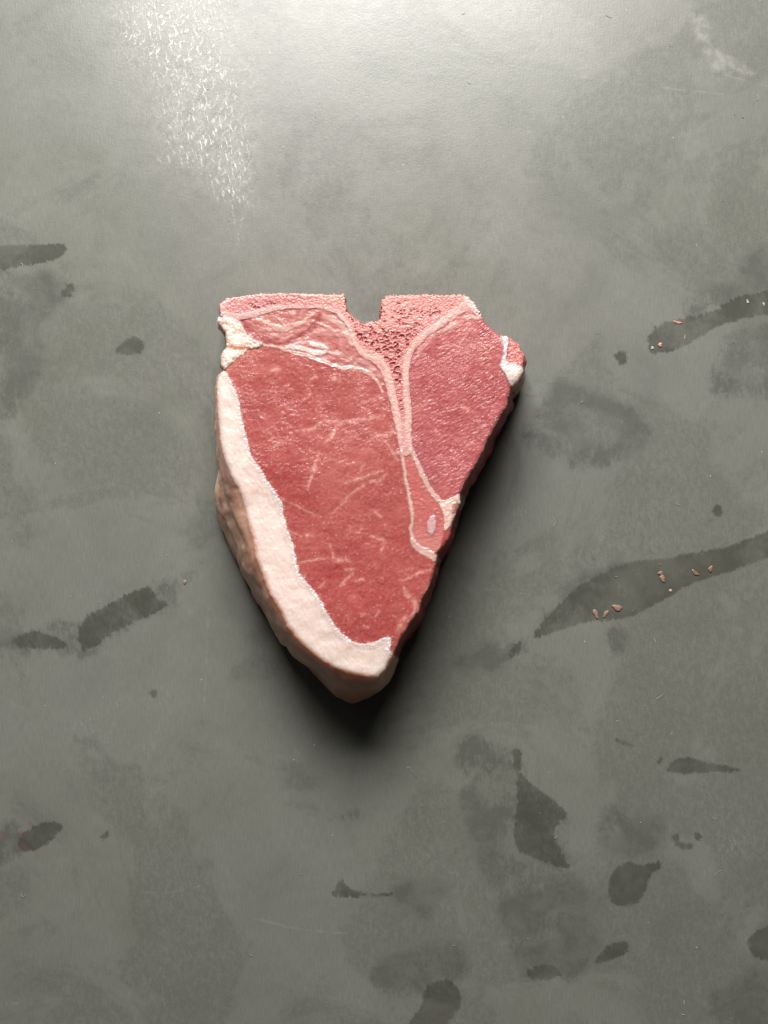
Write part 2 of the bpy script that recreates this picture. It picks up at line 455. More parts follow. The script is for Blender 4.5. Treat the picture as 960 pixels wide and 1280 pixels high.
def put(mask, c, a=1.0):
    global colr
    mk = (mask * a)[..., None]
    colr = colr * (1 - mk) + np.asarray(c, f32) * mk

def inside(poly, soft=1.0, n=2, sm=True):
    sd = poly_sd(WX, WY, smooth_poly(poly, n=n) if sm else poly)
    return sd, sstep(soft, -soft, sd)

# ---- loin muscle (ground layer)
n_big = fbm(X / 55, Y / 55, 3, 31); n_mid = fbm(X / 17, Y / 17, 3, 32)
fx, fy = rot(X, Y, -28)
fib = fbm(fx / 9.0, fy / 2.6, 3, 33)                      # fibre bundles, lengthwise
grn = fbm(fx / 3.6, fy / 1.9, 2, 34)
colr[:] = C(175, 70, 64)
put(sstep(-.1, .7, n_big), C(190, 92, 82), .6)
put(sstep(0, -.7, n_big), C(168, 54, 54), .7)
put(np.exp(-((X - 345) / 40.0) ** 2 - ((Y - 610) / 70.0) ** 2) * sstep(-.5, .5, n_mid + .2), C(172, 42, 48), .6)
put(np.exp(-((X - 440) / 60.0) ** 2 - ((Y - 575) / 60.0) ** 2) * sstep(-.5, .5, n_mid + .2), C(196, 104, 98), .5)
put(np.exp(-((X - 440) / 60.0) ** 2 - ((Y - 745) / 40.0) ** 2) * sstep(-.6, .3, n_mid), C(178, 48, 52), .5)
put(sstep(0, .8, n_mid), C(196, 100, 92), .28)
put(sstep(0, .9, fib), C(204, 112, 102), .24)
put(sstep(-.1, -.9, fib), C(150, 42, 46), .35)
put(sstep(.25, .8, fbm(fx / 5, fy / 2.2, 2, 35)), C(214, 134, 122), .3)
rgh = sstep(-.35, .5, fbm(X / 40, Y / 40, 3, 36)) * (.2 + 1.0 * sstep(680, 470, Y))      # how coarse the cut is, patch by patch
warpy = 2.5 * fbm(X / 26, Y / 26, 2, 37)
gfx, gfy = rot(X + warpy, Y + 1.6 * warpy, -24)
fibb = fbm(gfx / 6.5, gfy / 3.0, 3, 38)
hz += (.02 + .05 * rgh) * fibb + (.015 + .035 * rgh) * fbm(gfx / 3.0, gfy / 2.2, 2, 39) + 0.24 * n_mid
wet = .30 + 1.1 * rgh * (.75 + .5 * sstep(-.3, .5, fbm(X / 18, Y / 14, 2, 40)))

# ---- tenderloin
P_TEND = [(512,442),(524,426),(545,412),(568,398),(588,382),(600,384),(640,420),(665,440),(665,500),(580,630),(552,624),(540,612),(529,594),(518,568),(514,540),(515,505),(511,470)]
sd, m_t = inside(P_TEND, .8)
lab[sd < 0] = L_TENDER
tx, ty = rot(X, Y, -32)
tfib = fbm(tx / 8.0, ty / 2.8, 3, 41); tw = fbm(tx / 11 + 0.4 * n_mid, ty / 3.2, 2, 42)
crk = sstep(.20, .02, np.abs(tw)) * sstep(.05, .55, fbm(X / 22, Y / 22, 2, 43)) * sstep(560, 470, Y)
put(m_t, C(178, 76, 79))
put(m_t * sstep(-.1, .8, fbm(X / 30, Y / 30, 2, 44)), C(196, 104, 100), .6)
put(m_t * sstep(0, .8, tfib), C(214, 130, 122), .5)
put(m_t * sstep(-.1, -.8, tfib), C(156, 48, 55), .55)
put(m_t * sstep(500, 610, Y) * sstep(560, 520, X), C(165, 78, 88), .5)
put(m_t * crk, C(120, 30, 38), .55)
put(m_t * sstep(440, 395, Y) * sstep(.0, .6, n_mid + .2), C(214, 128, 118), .6)
hz = hz * (1 - m_t) + m_t * (0.10 * tfib + .05 * fbm(tx / 3, ty / 2, 2, 45) + .2 * n_mid - 0.2 * crk)

# ---- small cap muscle under the sawn bone
P_CAPM = [(300,398),(320,394),(337,388),(358,383),(379,382),(400,383),(416,388),(430,398),(440,414),(446,432),(462,450),(476,464),(480,480),(470,477),(461,468.5),(445,462),(424,460.5),(406,454),(388,447.5),(365,441.5),(346,434),(328,431),(318,424),(307,413)]
sd, m_c = inside(P_CAPM, .8)
lab[sd < 0] = L_CAPM
cx_, cy_ = rot(X, Y, 18)
cf = fbm(cx_ / 12, cy_ / 3.2, 3, 51)
put(m_c, C(186, 100, 96))
put(m_c * sstep(0, .7, cf), C(212, 146, 134), .6)
put(m_c * sstep(-.1, -.7, cf), C(170, 72, 70), .4)
put(m_c * sstep(.0, .7, fbm(X / 16, Y / 12, 2, 52)), C(216, 160, 146), .55)
wet = wet * (1 - .45 * m_c)
hz = hz * (1 - m_c) + m_c * (.07 * cf + .28 * fbm(X / 15, Y / 11, 2, 53) - .15)
# red folds and pale tendons in it
def stroke(pts, w, c, a, soft=1.2, dh=0.0, wetv=None, brk=0.0, seed=60):
    global hz, wet
    d = line_d(WX, WY, smooth_poly(pts, False), w) + .9 * fbm(X / 4.5, Y / 4.5, 3, 62)
    mk = sstep(soft * 1.25, -soft, d)
    if brk: mk = mk * sstep(-brk, .25, fbm(X / 6, Y / 6, 2, seed))
    put(mk, c, a); hz = hz + mk * dh * .5
    return mk
for pts, w, c, a, dh in [
    ([(303,402),(312,414),(330,427),(350,430),(372,424),(392,410),(399,395)], [3, 6, 5, 3, 6, 9, 4], C(158, 62, 62), .75, -.25),
    ([(316,399),(332,402),(348,411),(362,409),(378,403),(393,392)], [2, 4, 7, 8, 4, 2], C(226, 176, 162), .75, .35),
    ([(337,392),(350,400),(356,410)], [2, 3, 2], C(220, 165, 150), .6, .2),
    ([(366,386),(368,398),(364,406)], [6, 4, 2], C(206, 140, 124), .6, .2),
    ([(362,432),(380,423),(398,418),(418,416),(434,420)], [3, 6, 6, 8, 4], C(206, 138, 132), .6, .25),
    ([(405,395),(420,402),(432,416),(440,432)], [4, 7, 6, 3], C(218, 168, 156), .75, .3),
    ([(398,405),(414,412),(426,424)], [2, 4, 2], C(216, 150, 142), .5, .2),
    ([(350,425),(366,420)], [2, 2], C(228, 180, 168), .5, .2),
    ([(420,437),(432,446),(446,452)], [4, 5, 3], C(176, 80, 78), .6, -.2),
    ([(446,450),(456,454),(468,462)], [4, 6, 4], C(212, 160, 160), .6, .2)]:
    stroke(pts, w, c, a, dh=dh)
# membrane between it and the loin
seam1 = stroke([(329,432),(346,433.5),(366,440),(387,445),(406,452.5),(424,459),(445,460),(461,466),(471,476),(478,490)], [2, 3, 4, 4, 3.5, 3.5, 3, 4, 4, 2], C(226, 172, 158), .85, dh=.35)
d_s1 = line_d(WX, WY, smooth_poly([(340,433),(366,440),(387,445),(406,452.5),(424,459),(445,460),(461,466),(471,476)], False), [3, 5, 5, 4.5, 4, 4, 4, 4])
stroke([(358,434),(376,436),(395,441),(407,440),(404,434),(388,431)], [3, 5, 6, 5, 4, 3], C(238, 210, 200), .85, dh=.5)
stroke([(366,432),(380,428),(398,430),(410,437)], [2, 3, 3, 2], C(232, 190, 178), .7, dh=.3)
stroke([(412,442),(428,444),(440,450)], [3, 4, 2], C(222, 168, 160), .6, dh=.2)
lab[(d_s1 < 0)] = L_MEMB

# ---- little finger muscle at the foot of the T
P_FING = [(503,560),(514,560),(521,577),(529,595.5),(538,612),(549,625),(556,650),(554,664),(549,687),(540,690),(528,686),(518,676),(514,662),(516,648),(512,625),(508.5,607),(505,584)]
sd, m_f = inside(P_FING, .8)
lab[sd < 0] = L_FINGER
ff = fbm(X / 6, Y / 4, 3, 61)
put(m_f, C(198, 96, 90)); put(m_f * sstep(0, .7, ff), C(216, 132, 122), .6)
put(m_f * sstep(640, 690, Y), C(222, 148, 138), .55)
hz = hz * (1 - m_f) + m_f * (.12 * ff - .1)

# ---- bone: pale dense shell, spongy inside
P_BONE = [(255,350),(440,350),(470,385),(470,350),(610,350),(604,392),(590,386),(569,398),(546,413),(527,428),(515,444),(511.5,465),(512.5,492),(515,515),(514,545),(515.5,563),(508,572),(500,566),(497,551),(493.5,531),(488,506),(482,483),(475,463),(463,452),(449,443),(441.5,431),(437,415),(428,401),(415,390.5),(399,386),(378,386),(358,386.5),(337,391),(319,396),(298,400.5),(278,397.5),(262,396)]
sd_b, m_b = inside(P_BONE, .7)
lab[sd_b < 0] = L_BONE
P_SPON = [(282,384),(292,374.5),(320,370),(360,368),(396,366),(440,356),(452,400),(470,398),(472,356),(574,358),(582,372),(566,387),(548,400),(532,413),(516,428),(507,441),(503.5,455),(503,472),(503.5,495),(506,520),(502,524),(497,505),(494,485),(488,464),(478,447),(466,441),(452,432),(444,420),(437,403),(428,392),(414,384),(396,380.5),(372,380),(350,380.5),(330,385),(306,391),(288,391)]
sd_s, m_s = inside(P_SPON, .9)
lab[sd_s < 0] = L_SPONGE
bn = fbm(X / 5, Y / 5, 3, 71)
put(m_b, C(218, 158, 150)); put(m_b * sstep(0, .7, bn), C(232, 186, 176), .6); put(m_b * sstep(0, -.8, bn), C(200, 122, 118), .5)
hz = hz * (1 - m_b) + m_b * (.10 * bn + .15)
# two sponge scales: coarse by the neck, fine elsewhere
sxw = X + 2.6 * fbm(X / 5, Y / 5, 3, 75); syw = Y + 2.6 * fbm(X / 5, Y / 5, 3, 76)
f1, f2, cid = worley(sxw / 6.4, syw / 5.2, 72)
g1, g2, gid = worley(sxw / 4.0, syw / 3.6, 73)
coarse = sstep(.1, .5, np.exp(-((X - 496) / 26.0) ** 2 - ((Y - 455) / 45.0) ** 2) + np.exp(-((X - 452) / 14.0) ** 2 - ((Y - 424) / 14.0) ** 2))
hole = np.where(coarse > .5, sstep(.06, .45, f2 - f1) * np.clip(cid * 1.7 - .35, 0, 1), sstep(.06, .45, g2 - g1) * np.clip(gid * 2.4 - .75, 0, 1))
dens = sstep(-.5, .25, fbm(X / 14, Y / 12, 2, 74) + .75 * coarse + .3 - .9 * sstep(384, 372, Y) - .4 * sstep(520, 570, X))
dens = np.where(X < 436, sstep(0, .5, fbm(X / 20, Y / 9, 2, 77) + .9 * np.exp(-((X - 337) / 34.0) ** 2) * sstep(372, 378, Y) - .35), dens)
hole = hole * dens * m_s * sstep(-.5, -2.5, sd_s)
put(m_s, C(216, 126, 120)); put(m_s * sstep(0, .7, bn), C(228, 156, 146), .6)
put(m_s * np.clip(np.exp(-((X - 345) / 45.0) ** 2), 0, 1) * sstep(500, 420, X) * (X < 436) * sstep(371, 377, Y), C(176, 70, 76), .85)
put(m_s * np.clip(coarse, 0, 1), C(190, 84, 82), .6)
put(m_s * sstep(380, 366, Y) * (X > 470), C(224, 150, 136), .6)
put(m_s * sstep(430, 520, Y), C(186, 66, 72), .55)
put(m_s * sstep(-.8, .1, np.where(coarse > .5, .35 - (f2 - f1), .3 - (g2 - g1))) * m_s, C(232, 168, 158), .25)
put(hole, C(146, 48, 52), .85)
hz = hz - hole * (.42 + .30 * coarse) + m_s * (.12 * fbm(X / 2.4, Y / 2.4, 2, 78))
# pale sawn crumbs along the top edge
crumb = sstep(.1, .6, fbm(X / 3, Y / 3, 2, 79)) * sstep(8, 1, -SD) * m_b
put(crumb, C(244, 212, 196), .6); hz += crumb * .25
# dense shell lines
for pts, w in [([(470,444),(478,452),(485,468),(490,488),(495,510),(499,532),(501.5,552)], [5, 5, 5, 5.5, 6, 6, 5]),
               ([(583,376),(566,391),(546,406),(526,422),(512,438),(507.5,455),(507,475),(508,500),(510,520),(510,545),(511,560)], [7, 6, 5, 5, 6, 6, 6, 5.5, 6, 7, 7]),
               ([(424,393),(434,406),(440,424),(447,436),(462,446),(472,450)], [3.5, 4, 4, 4, 4, 4])]:
    stroke(pts, w, C(232, 182, 172), .7, dh=.1)
stroke([(503,530),(506,550),(508,562)], [4, 8, 8], C(216, 150, 146), .7)
# gristly top right corner of the bone
stroke([(586,376),(594,386),(602,396)], [9, 9, 5], C(240, 206, 198), .8, dh=.3)
stroke([(598,398),(586,397),(574,402),(562,410),(548,415)], [3, 5, 7, 6, 3], C(228, 176, 166), .7, dh=.2)
stroke([(573,402),(581,400)], [5, 5], C(196, 100, 96), .7, dh=-.2)
stroke([(546,414),(534,428),(524,440),(518,450)], [3, 5, 4, 1], C(222, 162, 158), .7, dh=.2)
stroke([(536,424),(528,434)], [3, 3], C(188, 96, 94), .6)
stroke([(276,384),(282,377),(296,372)], [6, 6, 4], C(236, 184, 176), .7, dh=.2)
stroke([(278,392),(292,396),(310,393),(330,387),(350,383)], [6, 6, 4, 4, 3], C(226, 172, 166), .6, dh=.15)
stroke([(370,369),(396,370),(414,373),(428,372)], [3, 4, 8, 8], C(236, 180, 160), .5, dh=.15)

# ---- seams at the foot of the T
seamsd = np.full(shp, 30., f32)
for pts, w in [([(502,566),(505,584),(508.5,607),(512,625),(515.5,648),(513.5,662),(517,676)], [5, 3.5, 3.5, 4, 3, 3.5, 6]),
               ([(515,676),(522,684),(531,690),(543,697)], [5, 8, 9, 9]),
               ([(514,562),(521,577),(529,595.5),(537,611.5),(547,624)], [4, 5.5, 6, 6, 7])]:
    pl = smooth_poly(pts, False)
    stroke(pts, w, C(232, 186, 176), .9, dh=.3)
    seamsd = np.minimum(seamsd, line_d(WX, WY, pl, np.array(w) + 1.0))
P_YFAT = [(546,624),(556,626),(567,621),(576,617),(578,630),(569,635),(570,642),(566,653),(559,662),(555,661),(555,646),(550,632)]
sd, m_y = inside(P_YFAT, .8)
put(m_y, C(234, 190, 176)); put(m_y * sstep(-.1, .6, bn), C(246, 220, 206), .6); put(m_y * sstep(0, -.7, n_mid + bn * .5), C(212, 140, 124), .5); hz += m_y * (.25 + .2 * bn)
seamsd = np.minimum(seamsd, sd)
lab[seamsd < 0] = L_SEAM
stroke([(567,640),(569,633),(573,631)], [4, 5, 3], C(150, 62, 50), .7, dh=-.5)
stroke([(492,568),(499,566),(505,560)], [2, 4, 3], C(228, 170, 160), .8, dh=.2)
# pale cartilage island
cxr, cyr = rot(WX - 539.8, WY - 656.3, 4)
sd = (np.sqrt((cxr / 6.0) ** 2 + (cyr / 12.6) ** 2 + .25 * np.abs(cxr * cyr) / 75) - 1) * 6 + 1.2 * fbm(X / 4, Y / 4, 3, 63)
m_k = sstep(1.2, -1.8, sd)
lab[sd < 0] = L_CART
put(sstep(4, 1.0, sd), C(186, 92, 86), .4)
put(m_k, C(224, 176, 178), .85); put(m_k * sstep(0, .6, bn), C(240, 214, 216), .6)
hz += m_k * .35

# ---- fat cap down the left
P_FAT = [(262,462),(276,461),(280,463.5),(285,470),(293.5,485),(299,501),(302,520),(307,540),(311.5,560),(314,569),(323,582),(332.5,598),(344,614),(352.5,628),(355,646),(362,668),(368.5,687),(371,706),(380.5,726),(398.5,746),(409,766),(420,783),(436,799),(450,805),(468,803),(484,796.5),(489,799),(487.5,812),(495,824),(488,850),(470,870),(430,870),(380,840),(330,790),(290,690),(255,600)]
sd_f = poly_sd(WX, WY, smooth_poly(P_FAT, n=2))
edge_n = fbm(X / 2.8, Y / 2.8, 2, 81)
sd_fj = sd_f + .9 * edge_n
m_fat = sstep(.7, -.7, sd_fj)
lab[sd_fj < 0] = L_FAT
fbg = fbm(X / 24, Y / 24, 3, 82); ffi = fbm(X / 4, Y / 4, 3, 83)
put(m_fat, C(246, 219, 208))
put(m_fat * sstep(0, .8, fbg), C(248, 212, 200), .6); put(m_fat * sstep(0, -.8, fbg), C(252, 234, 218), .6)
put(m_fat * sstep(.1, .8, ffi), C(246, 232, 222), .3)
lx, ly = rot(X, Y, 58)
put(m_fat * sstep(.2, .7, fbm(lx / 14, ly / 2.2, 2, 84)), C(222, 186, 178), .3)
hz = hz * (1 - m_fat) + m_fat * (.25 + .5 * fbg + .05 * ffi + .09 * fbm(lx / 20, ly / 5, 3, 89))
# rolled outer lip, tanned by drying
lip = m_fat * sstep(9.0, 0.5, -SD + 2.5 * fbm(X / 14, Y / 14, 2, 152))
put(lip * sstep(560, 720, Y) * sstep(478, 455, X), C(236, 156, 116), .75)
# beaded membrane along the inner edge
bead = sstep(-7.5, -5.0, sd_f) * sstep(1.2, -.6, sd_fj)
put(bead * sstep(-.5, .4, fbm(X / 9, Y / 9, 2, 87)), C(232, 198, 196), .5)
put(sstep(-4.2, -3.0, sd_f) * sstep(1.4, -.4, sd_fj) * sstep(-.1, .5, fbm(X / 3.0, Y / 3.0, 2, 85) + .5 * fbm(X / 14, Y / 14, 2, 88)), C(250, 226, 218), .4)
put(sstep(2.0, .0, np.abs(sd_f + 8.0)) * sstep(560, 600, Y) * sstep(-.3, .4, fbm(X / 16, Y / 16, 2, 90)), C(216, 168, 162), .4)
hz += sstep(-5.5, -2.5, sd_f) * sstep(.8, -.8, sd_fj) * (.15 + .35 * fbm(X / 3.0, Y / 3.0, 2, 85)) - .06 * sstep(1.8, .2, np.abs(sd_f + 8.0)) * m_fat
# fibre ends dragged out of the fat over the red meat
tf = sstep(5.5, .5, sd_fj) * (1 - m_fat) * sstep(.25, .6, fbm(rot(X, Y, -20)[0] / 6, rot(X, Y, -20)[1] / 1.9, 2, 86))
put(tf, C(240, 196, 184), .55); hz += tf * .15

# ---- lumps of soft fat upper left
P_LUMP = [(262,396),(276,396),(291,399),(301,403),(307,415),(316.5,424),(329,430),(322,434.5),(309,436.5),(306.5,441),(296,448),(285,458),(279,464),(262,460)]
sd_l, m_l = inside(P_LUMP, .8)
lab[sd_l < 0] = L_LUMP
w1, w2, wid = worley(WX / 9.5, WY / 9.5, 91)
v1, v2, vid = worley(WX / 3.8, WY / 3.8, 92)
put(m_l, C(246, 220, 206)); put(m_l * sstep(.2, .7, w1), C(224, 178, 164), .6)
put(m_l * sstep(0, .6, fbm(X / 6, Y / 6, 2, 93)), C(254, 238, 226), .5)
put(m_l * sstep(1, 6, X - 296), C(230, 180, 166), .4)
hz = hz * (1 - m_l) + m_l * (1.0 - 1.3 * w1 ** 2 - .8 * v1 ** 2)
gr = sstep(2.2, .3, line_d(WX, WY, [(266,434),(282,434),(300,436),(312,436)], 1.2))
hz -= gr * .9; put(gr, C(206, 150, 132), .5)
# pinkish fade from fat into loin below it
put(sstep(9, 0, sd_l) * (1 - m_l) * (lab == L_LOIN), C(206, 118, 104), .55)

# ---- fat at the right tip with its scrap of red meat
P_SFAT = [(626,419),(632,417),(637,424),(634.5,436),(633.5,450),(639,455),(645,455),(652,459),(660,464),(655,478),(646,486),(639,483),(631.5,468),(625,458),(629.5,443),(628,428)]
sd_r, m_r = inside(P_SFAT, .7)
P_SCR = [(636,418),(650,424),(664,440),(660,466),(653,460),(645,455),(638,455),(633.5,449),(635,436),(637,426)]
sd, m_sc = inside(P_SCR, .7)
lab[sd < 0] = L_SCRAP
put(m_sc, C(206, 112, 106)); put(m_sc * sstep(0, .6, fbm(X / 3.5, Y / 3.5, 2, 95)), C(232, 164, 152), .6)
hz = hz * (1 - m_sc) + m_sc * (.35 * fbm(X / 3, Y / 3, 2, 96))
lab[sd_r < 0] = L_SFAT
put(m_r, C(240, 212, 204)); put(m_r * sstep(452, 470, Y), C(244, 214, 198), .7)
hz += m_r * (.5 + .25 * ffi) + .9 * np.exp(-((X - 643) / 8.0) ** 2 - ((Y - 468) / 9.0) ** 2)
stroke([(627,424),(631,436),(629,450),(630,460)], [4, 3, 3, 4], C(240, 222, 226), .6, dh=.2)

# ---- marbling in the loin
muscle = ((lab == L_LOIN) | (lab == L_TENDER)).astype(f32)
MARB = [
 ([(460,551),(470,545),(482,544),(493,538)], [1.2, 2.6, 2, 3]), ([(428,626),(440,617),(452,608),(463,602),(475,600),(483,592)], [1, 2, 1.5, 2.5, 3, 1.5]),
 ([(384,612),(389,598),(393,584),(399,566)], [1, 2, 3.5, 1.5]), ([(378,538),(392,535),(406,527),(432,526),(455,523),(470,522),(481,520)], [1.5, 3.5, 2.5, 1.5, 3, 4, 2.5]),
 ([(407,553),(415,546),(420,535),(428,528)], [1, 3, 3, 1]), ([(354,624),(372,633),(398,646)], [1.4, 1.2, .8]),
 ([(412,681),(417,693),(418,701),(428,699),(437,701)], [1, 2, 4, 4, 2]), ([(426,732),(434,723),(441,716)], [1, 2.4, 1]),
 ([(464,670),(474,673),(481,677),(478,684),(477,689)], [1, 2, 3.5, 2, 1]), ([(505,735),(509,744),(514,747),(518,754),(524,760)], [2, 5, 2.5, 3, 3]),
 ([(432,604),(448,598),(462,594),(478,589)], [.8, 1.6, 1.2, 1.8]), ([(500,725),(514,722),(525,716),(538,712)], [1, 2, 1.4, 1]),
 ([(384,669),(390,669)], [3, 2.5]), ([(432,626),(424,634),(416,641)], [1.4, 1, .6]), ([(373,703),(392,700),(410,697)], [.8, 1, .6]),
 ([(356,660),(376,671)], [.8, .6]), ([(438,663),(450,666)], [1, .7]), ([(432,712),(445,711)], [1.2, .8]), ([(400,733),(405,728)], [1.4, .8]),
 ([(445,726),(454,724)], [1.4, 2]), ([(508,770),(500,781),(494,790)], [2, 3.5, 2]), ([(520,752),(516,768),(510,778)], [2, 2, 1]),
 ([(455,783),(460,784)], [3, 2]), ([(468,770),(474,764)], [1, 1]), ([(380,500),(388,492)], [1, 1]), ([(414,472),(424,477)], [4, 3]), ([(394,470),(386,478)], [2, 1]),
 ([(340,462),(350,461)], [3, 2]), ([(448,505),(462,500),(478,497)], [1, 1.6, 1]), ([(330,540),(342,533)], [.8, 1]), ([(470,640),(476,646)], [2.5, 1.5]),
 ([(598,426),(604,432),(609,440)], [1.2, 2, 1]), ([(601,449),(612,446)], [2, 3]), ([(545,538),(549,543)], [3, 3]), ([(578,508),(586,514)], [3, 2]), ([(555,432),(566,430),(580,425)], [1, 2, 1]),
 ([(340,560),(352,551),(366,545)], [.6, 1, .6]), ([(482,552),(492,566),(497,575)], [.8, 1.6, 2]), ([(450,588),(455,580)], [.8, .8]),
]
fatmark = np.zeros(shp, f32)
for i, (pts, w) in enumerate(MARB):
    d = line_d(WX, WY, smooth_poly(pts, False), w)
    mk = sstep(1.7, -.8, d + .9 * fbm(X / 2.5, Y / 2.5, 2, 300 + i)) * muscle * sstep(-.6, .35, fbm(X / 6, Y / 6, 2, 101 + i))
    put(sstep(4, 0, d) * muscle, C(206, 124, 112), .28)
    fatmark = np.maximum(fatmark, mk)
# threads too fine to trace
thx, thy = rot(X + 5 * fbm(X / 20, Y / 20, 2, 131), Y + 5 * fbm(X / 20, Y / 20, 2, 132), -35)
thr = sstep(.055, .0, np.abs(fbm(thx / 34, thy / 13, 2, 133))) * sstep(.18, .6, fbm(X / 26, Y / 26, 2, 134)) * muscle * (lab == L_LOIN)
fatmark = np.maximum(fatmark, thr * .6)
sp1, sp2, spi = worley(X / 5.5, Y / 5.5, 135)
fatmark = np.maximum(fatmark, sstep(.24, .10, sp1) * (spi > .87) * muscle * .7)
put(fatmark * (.65 + .35 * sstep(-.4, .5, n_mid)), C(236, 176, 160), .66)

# lit roundover of the tenderloin edge, painted in as a paler tint
put(sstep(3.5, .5, -SD) * (lab == L_TENDER) * sstep(470, 500, Y), C(222, 150, 130), .5)
put(sstep(7, 1, -SD) * (lab == L_LOIN) * sstep(-.4, .3, n_mid) * sstep(700, 740, Y), C(214, 138, 122), .6)  # mottled lower right loin rim, its lit roundover painted in too
# dark pits in spots of the muscle
pit = sstep(.2, .08, worley(X / 9, Y / 9, 141)[0]) * (worley(X / 9, Y / 9, 141)[2] > .975) * muscle
put(pit, C(120, 28, 36), .6); hz -= pit * .1

# gentle sag and roundover to the rim
rr = np.where(lab == L_FAT, 7.0, np.where((lab == L_BONE) | (lab == L_SPONGE), 2.0, np.where(lab == L_LUMP, 6.0, 5.0)))
q = np.clip(1 + SD / rr, 0, 1)
hz = hz - rr * S * 1000 * .8 * (1 - np.sqrt(np.clip(1 - q * q, 0, 1)))
hz += .9 * fbm(X / 120, Y / 120, 2, 151)

# ---- mesh of the cut face
cellin = (SD[:-1, :-1] < 0.25) & (SD[1:, :-1] < 0.25) & (SD[:-1, 1:] < 0.25) & (SD[1:, 1:] < 0.25)
# keep the largest clean blob: drop cells with fewer than two side neighbours
for _ in range(3):
    p = np.pad(cellin, 1)
    nb = p[:-2, 1:-1].astype(int) + p[2:, 1:-1] + p[1:-1, :-2] + p[1:-1, 2:]
    cellin &= nb >= 2
hh, ww = shp
idx = np.arange(hh * ww).reshape(hh, ww)
quads = np.stack([idx[1:, :-1], idx[1:, 1:], idx[:-1, 1:], idx[:-1, :-1]], -1)[cellin]
qlab = lab[:-1, :-1][cellin]
used = np.unique(quads)
remap = np.full(hh * ww, -1, np.int64); remap[used] = np.arange(len(used))
quads = remap[quads]
PX = X.ravel()[used].astype(float); PY = Y.ravel()[used].astype(float); PZ = hz.ravel()[used].astype(float)
PW = wet.ravel()[used]; PC = colr.reshape(-1, 3)[used]; PL = lab.ravel()[used]
# boundary loop
e = np.concatenate([quads[:, [0, 1]], quads[:, [1, 2]], quads[:, [2, 3]], quads[:, [3, 0]]])
n0 = len(used)
key = e[:, 0] * n0 + e[:, 1]; rkey = e[:, 1] * n0 + e[:, 0]
be = e[~np.isin(key, rkey)]
nxt = {}
for a, b in be: nxt.setdefault(int(a), []).append(int(b))
best = []
seen = set()
for s0 in list(nxt):
    if s0 in seen: continue
    loop = [s0]; seen.add(s0); cur = s0
    while True:
        c = [v for v in nxt[cur] if v not in seen]
        if not c: break
        cur = c[0]; seen.add(cur); loop.append(cur)
    if len(loop) > len(best): best = loop
loop = np.array(best)
# relax the stair-steps of the loop
lx_, ly_ = PX[loop].copy(), PY[loop].copy()
for _ in range(4):
    lx_ = .5 * lx_ + .25 * (np.roll(lx_, 1) + np.roll(lx_, -1)); ly_ = .5 * ly_ + .25 * (np.roll(ly_, 1) + np.roll(ly_, -1))
isf0 = (PL[loop] == L_FAT).astype(float)
for _ in range(12): isf0 = .5 * isf0 + .25 * (np.roll(isf0, 1) + np.roll(isf0, -1))
hx, hy = lx_.copy(), ly_.copy()
for _ in range(40):
    hx = .5 * hx + .25 * (np.roll(hx, 1) + np.roll(hx, -1)); hy = .5 * hy + .25 * (np.roll(hy, 1) + np.roll(hy, -1))
lx_ = lx_ * (1 - isf0) + hx * isf0; ly_ = ly_ * (1 - isf0) + hy * isf0
PX[loop] = lx_; PY[loop] = ly_
zl = PZ[loop].copy()
for _ in range(30): zl = .5 * zl + .25 * (np.roll(zl, 1) + np.roll(zl, -1))
PZ[loop] = zl
# side wall: each rim vertex goes down to its partner at the table
lx_ = PX[loop]; ly_ = PY[loop]
bd = np.full(len(loop), 1e9); bo = np.zeros((len(loop), 2))
for i in range(len(TOP)):
    j = (i + 1) % len(TOP)
    dd, t = seg_d(lx_, ly_, TOP[i], TOP[j])
    o = (BASE[i] - TOP[i]) * (1 - t[:, None]) + (BASE[j] - TOP[j]) * t[:, None]
    mk = dd < bd
    bd = np.where(mk, dd, bd); bo[mk] = o[mk]
for _ in range(30): bo = .5 * bo + .25 * (np.roll(bo, 1, 0) + np.roll(bo, -1, 0))
tn = np.stack([np.roll(lx_, -8) - np.roll(lx_, 8), np.roll(ly_, -8) - np.roll(ly_, 8)], 1)
for _ in range(20): tn = .5 * tn + .25 * (np.roll(tn, 1, 0) + np.roll(tn, -1, 0))
nrm = np.stack([-tn[:, 1], tn[:, 0]], 1); nrm /= np.linalg.norm(nrm, axis=1, keepdims=True) + 1e-9
test = poly_sd((lx_ + nrm[:, 0] * 3).astype(f32), (ly_ + nrm[:, 1] * 3).astype(f32), TOP)
if np.mean(test > 0) < .5: nrm = -nrm
arc = np.concatenate([[0], np.cumsum(np.hypot(np.diff(lx_), np.diff(ly_)))])
topw = np.stack([(lx_ - 480) * S * KZ, (640 - ly_) * S * KZ], 1)
basew = np.stack([(lx_ + bo[:, 0] - 480) * S, (640 - ly_ - bo[:, 1]) * S], 1)
ZT = H + zl * .001
def smooth_loop(a, n):
    for _ in range(n): a = .5 * a + .25 * (np.roll(a, 1, 0) + np.roll(a, -1, 0))
    return a
ZTS = smooth_loop(ZT, 300); nrm = smooth_loop(nrm, 200)
tops = smooth_loop(topw, 150); bases = smooth_loop(basew, 40)
NR = 26
ll = PL[loop]
WV = []; WC = []
isf = (ll == L_FAT)
fatw = isf.astype(float)
for _ in range(25): fatw = .5 * fatw + .25 * (np.roll(fatw, 1) + np.roll(fatw, -1))
COLS = {L_LOIN: C(196, 70, 60), L_TENDER: C(200, 82, 68), L_CAPM: C(170, 84, 80), L_FINGER: C(180, 88, 80), L_BONE: C(206, 140, 128), L_SPONGE: C(206, 130, 118),
        L_FAT: C(250, 194, 166) * 1.2, L_LUMP: C(222, 190, 170), L_SEAM: C(216, 168, 150), L_MEMB: C(216, 168, 150), L_CART: C(220, 180, 180), L_SFAT: C(216, 168, 146), L_SCRAP: C(196, 110, 100)}
